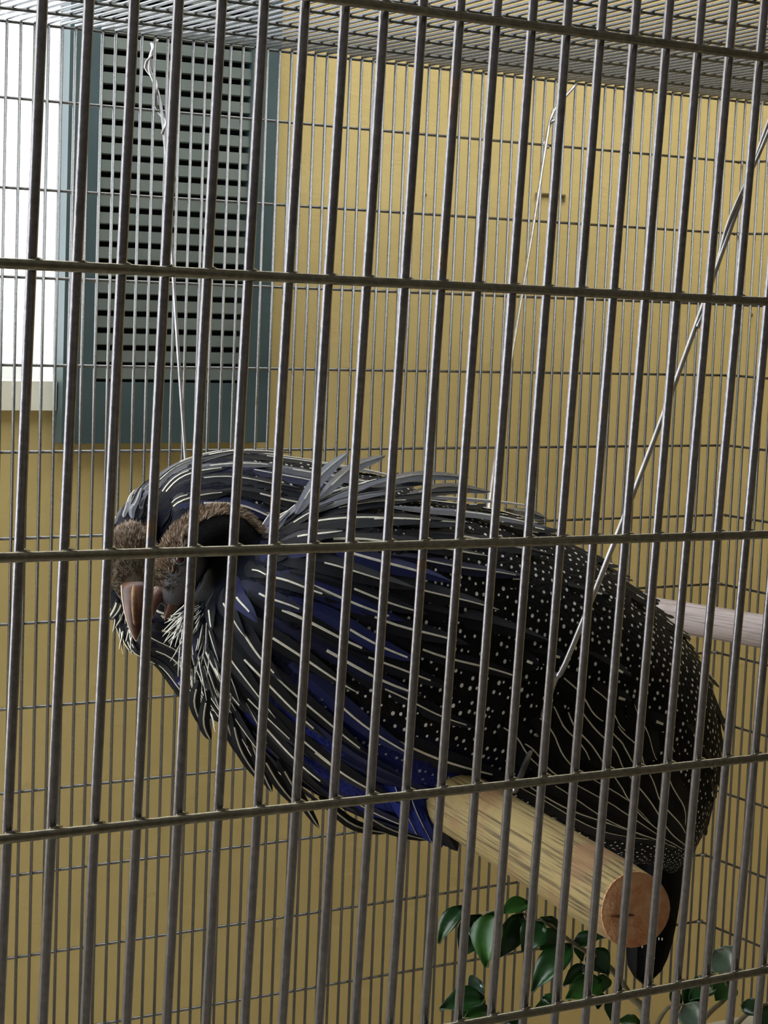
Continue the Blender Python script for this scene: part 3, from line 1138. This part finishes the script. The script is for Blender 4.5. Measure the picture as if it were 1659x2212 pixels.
# contour feathers that roughen the back and rump, each with a white dot near its tip
for i in range(150):
    s = random.uniform(0.8, 8.6)
    th = random.choice([random.uniform(-0.9, 0.75), random.uniform(-0.35, 0.4), random.uniform(-1.2, 1.5)])
    f = flow_feather('contour_feather', lf1, s, th, random.uniform(0.45, 0.8), random.uniform(-.05, .05), random.uniform(0.6, 0.85), 0.0,
                     random.uniform(0.12, 0.3), bird1, M_vane_black, 0.10, n=7, s0=0.74, s1=0.86,
                     table=[(0, .5), (.3, .9), (.75, 1), (.92, .75), (1, .3)])
for sg in (-1, 1):
    fp_ = foot_pt + P_DIR * sg * 1.4 + Vector((0, 0, P_R))
    leg(bird1, fp_ + Vector((0, 0, 2.6)) - HF * 0.4, fp_, P_DIR, HF, P_R)

# ---- the far bird ---------------------------------------------------------------------------------------------
T2 = 26.5
foot2 = P_A + P_DIR * T2
z2c = (foot2 - CAM).dot(FWD)
u2c = CX + F_PX * (foot2 - CAM).dot(RIGHT) / z2c


def z_far(u):
    return z2c + (u - u2c) / (F_PX / z2c) * 0.404


def far_sec(t, b, w, dz=0.0, dzb=None):
    return (at(t[0], t[1], z_far(t[0]) + dz), at(b[0], b[1], z_far(b[0]) + (dz if dzb is None else dzb)), w)


def mp(p):
    return (664 + (p[0] - 900) * 0.872, 1535 + (p[1] - 1690) * 0.872)


FAR = [(mp(t), mp(b), w) for t, b, w in NEAR[:9]]
FAR = [far_sec(*q) for q in FAR]
FAR += [far_sec((585, 985), (412, 1520), 4.4), far_sec((480, 979), (345, 1440), 3.9), far_sec((385, 1003), (286, 1404), 3.3),
        far_sec((322, 1048), (270, 1356), 2.0, 0.2), far_sec((296, 1095), (276, 1315), 1.05, -0.3),
        far_sec((288, 1128), (280, 1275), 0.8, -1.2), far_sec((284, 1137), (278, 1275), 0.98, -2.1),
        far_sec((287, 1152), (284, 1292), 0.92, -2.7), far_sec((289, 1185), (287, 1305), 0.80, -3.15), far_sec((290, 1225), (289, 1312), 0.62, -3.5),
        far_sec((291, 1262), (291, 1308), 0.36, -3.7)]
lf2 = Loft(FAR)


def zone2(s, th):
    th = (th + math.pi) % (2 * math.pi) - math.pi
    a = abs(th)
    if s > 14.2:
        c = BROWN if (a < 0.9 and s < 17.2) else lerp3(SOOT, (0.13, 0.10, 0.07), (s - 14.4) / 0.8)
        return (*c, 0.0)
    if s > 9.5:
        return (*NAVY, 0.0)
    return (*lerp3(BLACK, BLUE, max(0.0, (a - 1.75) / 0.35) * max(0.0, min(1.0, (s - 6) / .7))), 0.8)


bird2 = empty('vulturine_guineafowl', foot2 + Vector((0, 0, P_R)),
              'guineafowl with a smooth blue striped nape, facing the viewer, mostly hidden behind the nearer bird', 'bird',
              'guineafowl huddled on the perch')
lf2.build('body', bird2, zone2)
zb = z_far(290) - 3.75
beak(bird2, at(291, 1262, zb), at(294, 1384, zb - 0.75), Vector((1, 0, 0)), (-FWD * 0.9 - DOWN * 0.2), 0.98, 0.62, hook=0.18, ridge=noise_mat('ochre_beak_ridge', (0.16, 0.07, 0.025), (0.34, 0.19, 0.06), 120, rough=0.5))
for sg in (-1, 1):
    eye(bird2, at(288 + sg * 43, 1222, z_far(288) - 2.75), (RIGHT * sg * 0.9 - FWD * 0.4).normalized(), 0.15)
fur(bird2, lf2, [(14.0, 16.6, -1.0, 1.0), (14.6, 17.0, -1.3, 1.3)], 1500, 0.2)
fur(bird2, lf2, [(15.0, 18.4, -1.9, 1.9)], 1500, 0.10, 'face_down', M_fur_face)
hackles(bird2, lf2, [
    (9.6, 22, 2.3, 0.08, 0.08, 0.0, 0), (10.6, 22, 2.4, 0.08, 0.09, 0.5, 0), (11.5, 22, 2.6, 0.08, 0.09, 0.0, 0),
    (12.3, 20, 2.4, 0.07, 0.09, 0.5, 0), (13.0, 18, 2.2, 0.08, 0.08, 0.0, 0), ], wide=(0.6, 0.9))
hackles(bird2, lf2, [(13.7, 20, 1.5, 0.06, 0.05, 0.3, 0)], wide=(0.25, 0.36))
for i in range(34):
    th = random.uniform(1.7, 3.6)
    flow_feather('breast_bristle', lf2, random.uniform(11.6, 13.6), th, random.uniform(0.6, 1.1), random.uniform(-.1, .1), random.uniform(0.16, 0.3),
                 0.05, random.uniform(0.1, 0.4), bird2, M_vane, random.uniform(0.04, 0.08), n=7, s0=0.1)
for sg in (-1, 1):
    fp_ = foot2 + P_DIR * sg * 1.4 + Vector((0, 0, P_R))
    leg(bird2, fp_ + Vector((0, 0, 2.6)) - HF * 0.4, fp_, P_DIR, HF, P_R)
for k in range(7):
    f = (k - 3) / 3
    c = [at(*mp((1395 + 45 * f, 1640)), z_far(1090) + 0.2 * k), at(*mp((1415 + 40 * f, 1850)), z_far(1090) + 0.2 * k), at(*mp((1395 + 20 * f, 2060)), z_far(1090) + 0.1 * k)]
    feather('tail_feather', smooth_path(c, 11), [-FWD] * 12, 1.15, bird2, M_vane_black, 0.0, table=[(0, .6), (.3, 1), (.8, .9), (.95, .6), (1, .2)])


# ------------------------------------------------------------------ leafy shrub below the perch
def leaf(parent, base, tip, width, nrm, m, curl=0.25, n=8):
    d = tip - base
    L = d.length
    t = d.normalized()
    nr = (nrm - t * nrm.dot(t)).normalized()
    sd = t.cross(nr)
    V, Fc = [], []
    for i in range(n + 1):
        q = i / n
        w = width * 0.5 * (math.sin(math.pi * (q ** 0.8)) ** 0.85) * (1 - 0.45 * q ** 2) if 0 < i < n else 0.015
        c = base + d * q + nr * curl * L * math.sin(math.pi * q) * 0.8
        for k, x in enumerate((-1, -0.55, 0, 0.55, 1)):
            V.append(c + sd * w * x + nr * (0.16 * width * (abs(x) ** 1.5) - 0.02 * (1 - abs(x)) + 0.012 * math.sin(i * 2.3 + x * 3)))
    for i in range(n):
        for k in range(4):
            a = i * 5 + k
            Fc.append((a, a + 1, a + 6, a + 5))
    o = mesh_obj('leaf', V, Fc, m, parent)
    md = o.modifiers.new('thickness', 'SOLIDIFY')
    md.thickness = 0.0006
    return o


ZL = 78.0
shrub = empty('leafy_shrub', Vector((at(1420, 2500, ZL).x, at(1420, 2500, ZL).y, ZF)),
              'glossy green leafy shrub growing up below the sawn end of the perch', 'plant')
b0 = at(1420, 2500, ZL)
twigs = [
    ([Vector((b0.x, b0.y, ZF)), at(1425, 2700, ZL), at(1400, 2350, ZL), at(1391, 2190, ZL), at(1362, 2153, ZL), at(1318, 2090, ZL), at(1235, 2036, ZL), at(1201, 2007, ZL), at(1162, 1988, ZL), at(1110, 1968, ZL + .5), at(1040, 1972, ZL + 1)],
     [0.45, 0.4, 0.3, 0.18, 0.14, 0.11, 0.09, 0.08, 0.06, 0.045, 0.03]),
    ([at(1400, 2350, ZL), at(1300, 2260, ZL), at(1180, 2225, ZL), at(1060, 2200, ZL), at(1045, 2160, ZL), at(1035, 2140, ZL)], [0.2, 0.12, 0.1, 0.08, 0.06, 0.03]),
    ([at(1400, 2350, ZL), at(1470, 2260, ZL), at(1530, 2190, ZL), at(1570, 2150, ZL), at(1560, 2100, ZL)], [0.25, 0.14, 0.11, 0.08, 0.04]),
    ([at(1400, 2330, ZL), at(1410, 2240, ZL), at(1440, 2180, ZL), at(1480, 2170, ZL)], [0.15, 0.1, 0.08, 0.04]),
    ([at(1530, 2300, ZL), at(1595, 2208, ZL), at(1640, 2175, ZL), at(1690, 2160, ZL)], [0.16, 0.11, 0.08, 0.04])]
for path, rad in twigs:
    sm = smooth_path(path, 30)
    rr = [crom([float(x) for x in rad], i * (len(rad) - 1) / 30) for i in range(31)]
    V, Fc = tube(sm, rr, 7)
    mesh_obj('twig', V, Fc, M_twig, shrub)
# (base, tip, width px, lean to the right / up, kind, distance)
LEAVES = [((1002, 1958), (950, 2040), 46, -0.4, 0.5, 0, 0.6), ((1036, 1974), (990, 2066), 74, 0.3, 0.3, 0, 0.8), ((1072, 1970), (1055, 2090), 80, -0.5, 0.4, 1, 0),
          ((1124, 1970), (1062, 2072), 62, 0.6, 0.4, 0, 0.3), ((1142, 1952), (1080, 1978), 44, 0.1, 0.9, 1, 0.2), ((1175, 1995), (1130, 2058), 66, -0.2, 0.3, 0, -0.2),
          ((1206, 2012), (1165, 2052), 48, 0.4, 0.5, 1, -0.1), ((1206, 2008), (1165, 1984), 30, 0.2, 0.8, 0, 0.1), ((1238, 2042), (1152, 2145), 66, -0.2, 0.7, 0, -0.5),
          ((1240, 2040), (1305, 2026), 40, 0.3, 0.8, 0, 0.2), ((1268, 2056), (1312, 2108), 62, 0.2, 0.4, 0, 0.1), ((1244, 2040), (1256, 2078), 26, 0.3, 0.3, 1, 0.3),
          ((1276, 2092), (1218, 2132), 44, -0.1, 0.8, 0, -0.3), ((1262, 2086), (1282, 2100), 30, 0, 0, 2, -0.4), ((1040, 2125), (1010, 2140), 50, 0, 0, 2, 0.2), ((1030, 2000), (1022, 2030), 30, 0, 0, 2, 0.3), ((1300, 2120), (1222, 2160), 62, 0.2, 0.6, 1, -0.4), ((1300, 2105), (1296, 2145), 40, 0.4, 0.4, 1, 0.2),
          ((1290, 2140), (1290, 2180), 34, 0.2, 0.4, 0, 0.3), ((1320, 2160), (1318, 2205), 38, 0.2, 0.2, 0, 0), ((1047, 2160), (950, 2185), 66, -0.2, 0.8, 0, -0.4),
          ((1042, 2150), (985, 2210), 58, 0.2, 0.5, 0, 0.3), ((1058, 2182), (1005, 2202), 46, 0.1, 0.9, 1, -0.3), ((1195, 2172), (1155, 2180), 30, -0.2, 0.9, 0, 0.2),
          ((1172, 2152), (1200, 2178), 30, 0.1, 0.7, 0, 0.3), ((1545, 2052), (1586, 2098), 72, 0.2, 0.75, 2, -0.3), ((1540, 2060), (1545, 2110), 40, -0.6, 0.2, 1, 0),
          ((1575, 2115), (1545, 2162), 62, 0.1, 0.4, 1, 0.1), ((1545, 2125), (1490, 2165), 60, -0.5, 0.6, 0, 0.2), ((1500, 2130), (1478, 2178), 46, 0.2, 0.4, 0, 0.3),
          ((1478, 2170), (1516, 2216), 62, 0.1, 0.75, 2, -0.3), ((1450, 2140), (1462, 2185), 36, 0.5, 0.2, 0, 0.4), ((1600, 2172), (1648, 2196), 44, -0.1, 0.8, 0, -0.2),
          ((1630, 2180), (1668, 2225), 60, 0.3, 0.4, 0, 0.2), ((1572, 2140), (1584, 2166), 24, 0.3, 0.3, 0, 0.1), ((1385, 2215), (1330, 2210), 34, 0, 0.9, 1, 0.2),
          ((1090, 2200), (1140, 2235), 50, 0.1, 0.7, 0, 0.1), ((1030, 2215), (980, 2250), 50, -0.2, 0.6, 0, 0.1)]
for (bu, bv), (tu, tv), w, lr, up, kind, dz in LEAVES:
    nr = (-FWD * 0.75 + RIGHT * lr - DOWN * up).normalized() if kind < 2 else (-FWD * 0.80 - RIGHT * 0.48 - DOWN * 0.36).normalized()
    leaf(shrub, at(bu, bv, ZL + dz), at(tu, tv, ZL + dz - 0.25), w / F_PX * ZL * 1.08, nr, (M_leaf, M_leaf2, M_leaf_glare)[kind], curl=random.uniform(0.1, 0.22) if kind < 2 else 0.04)
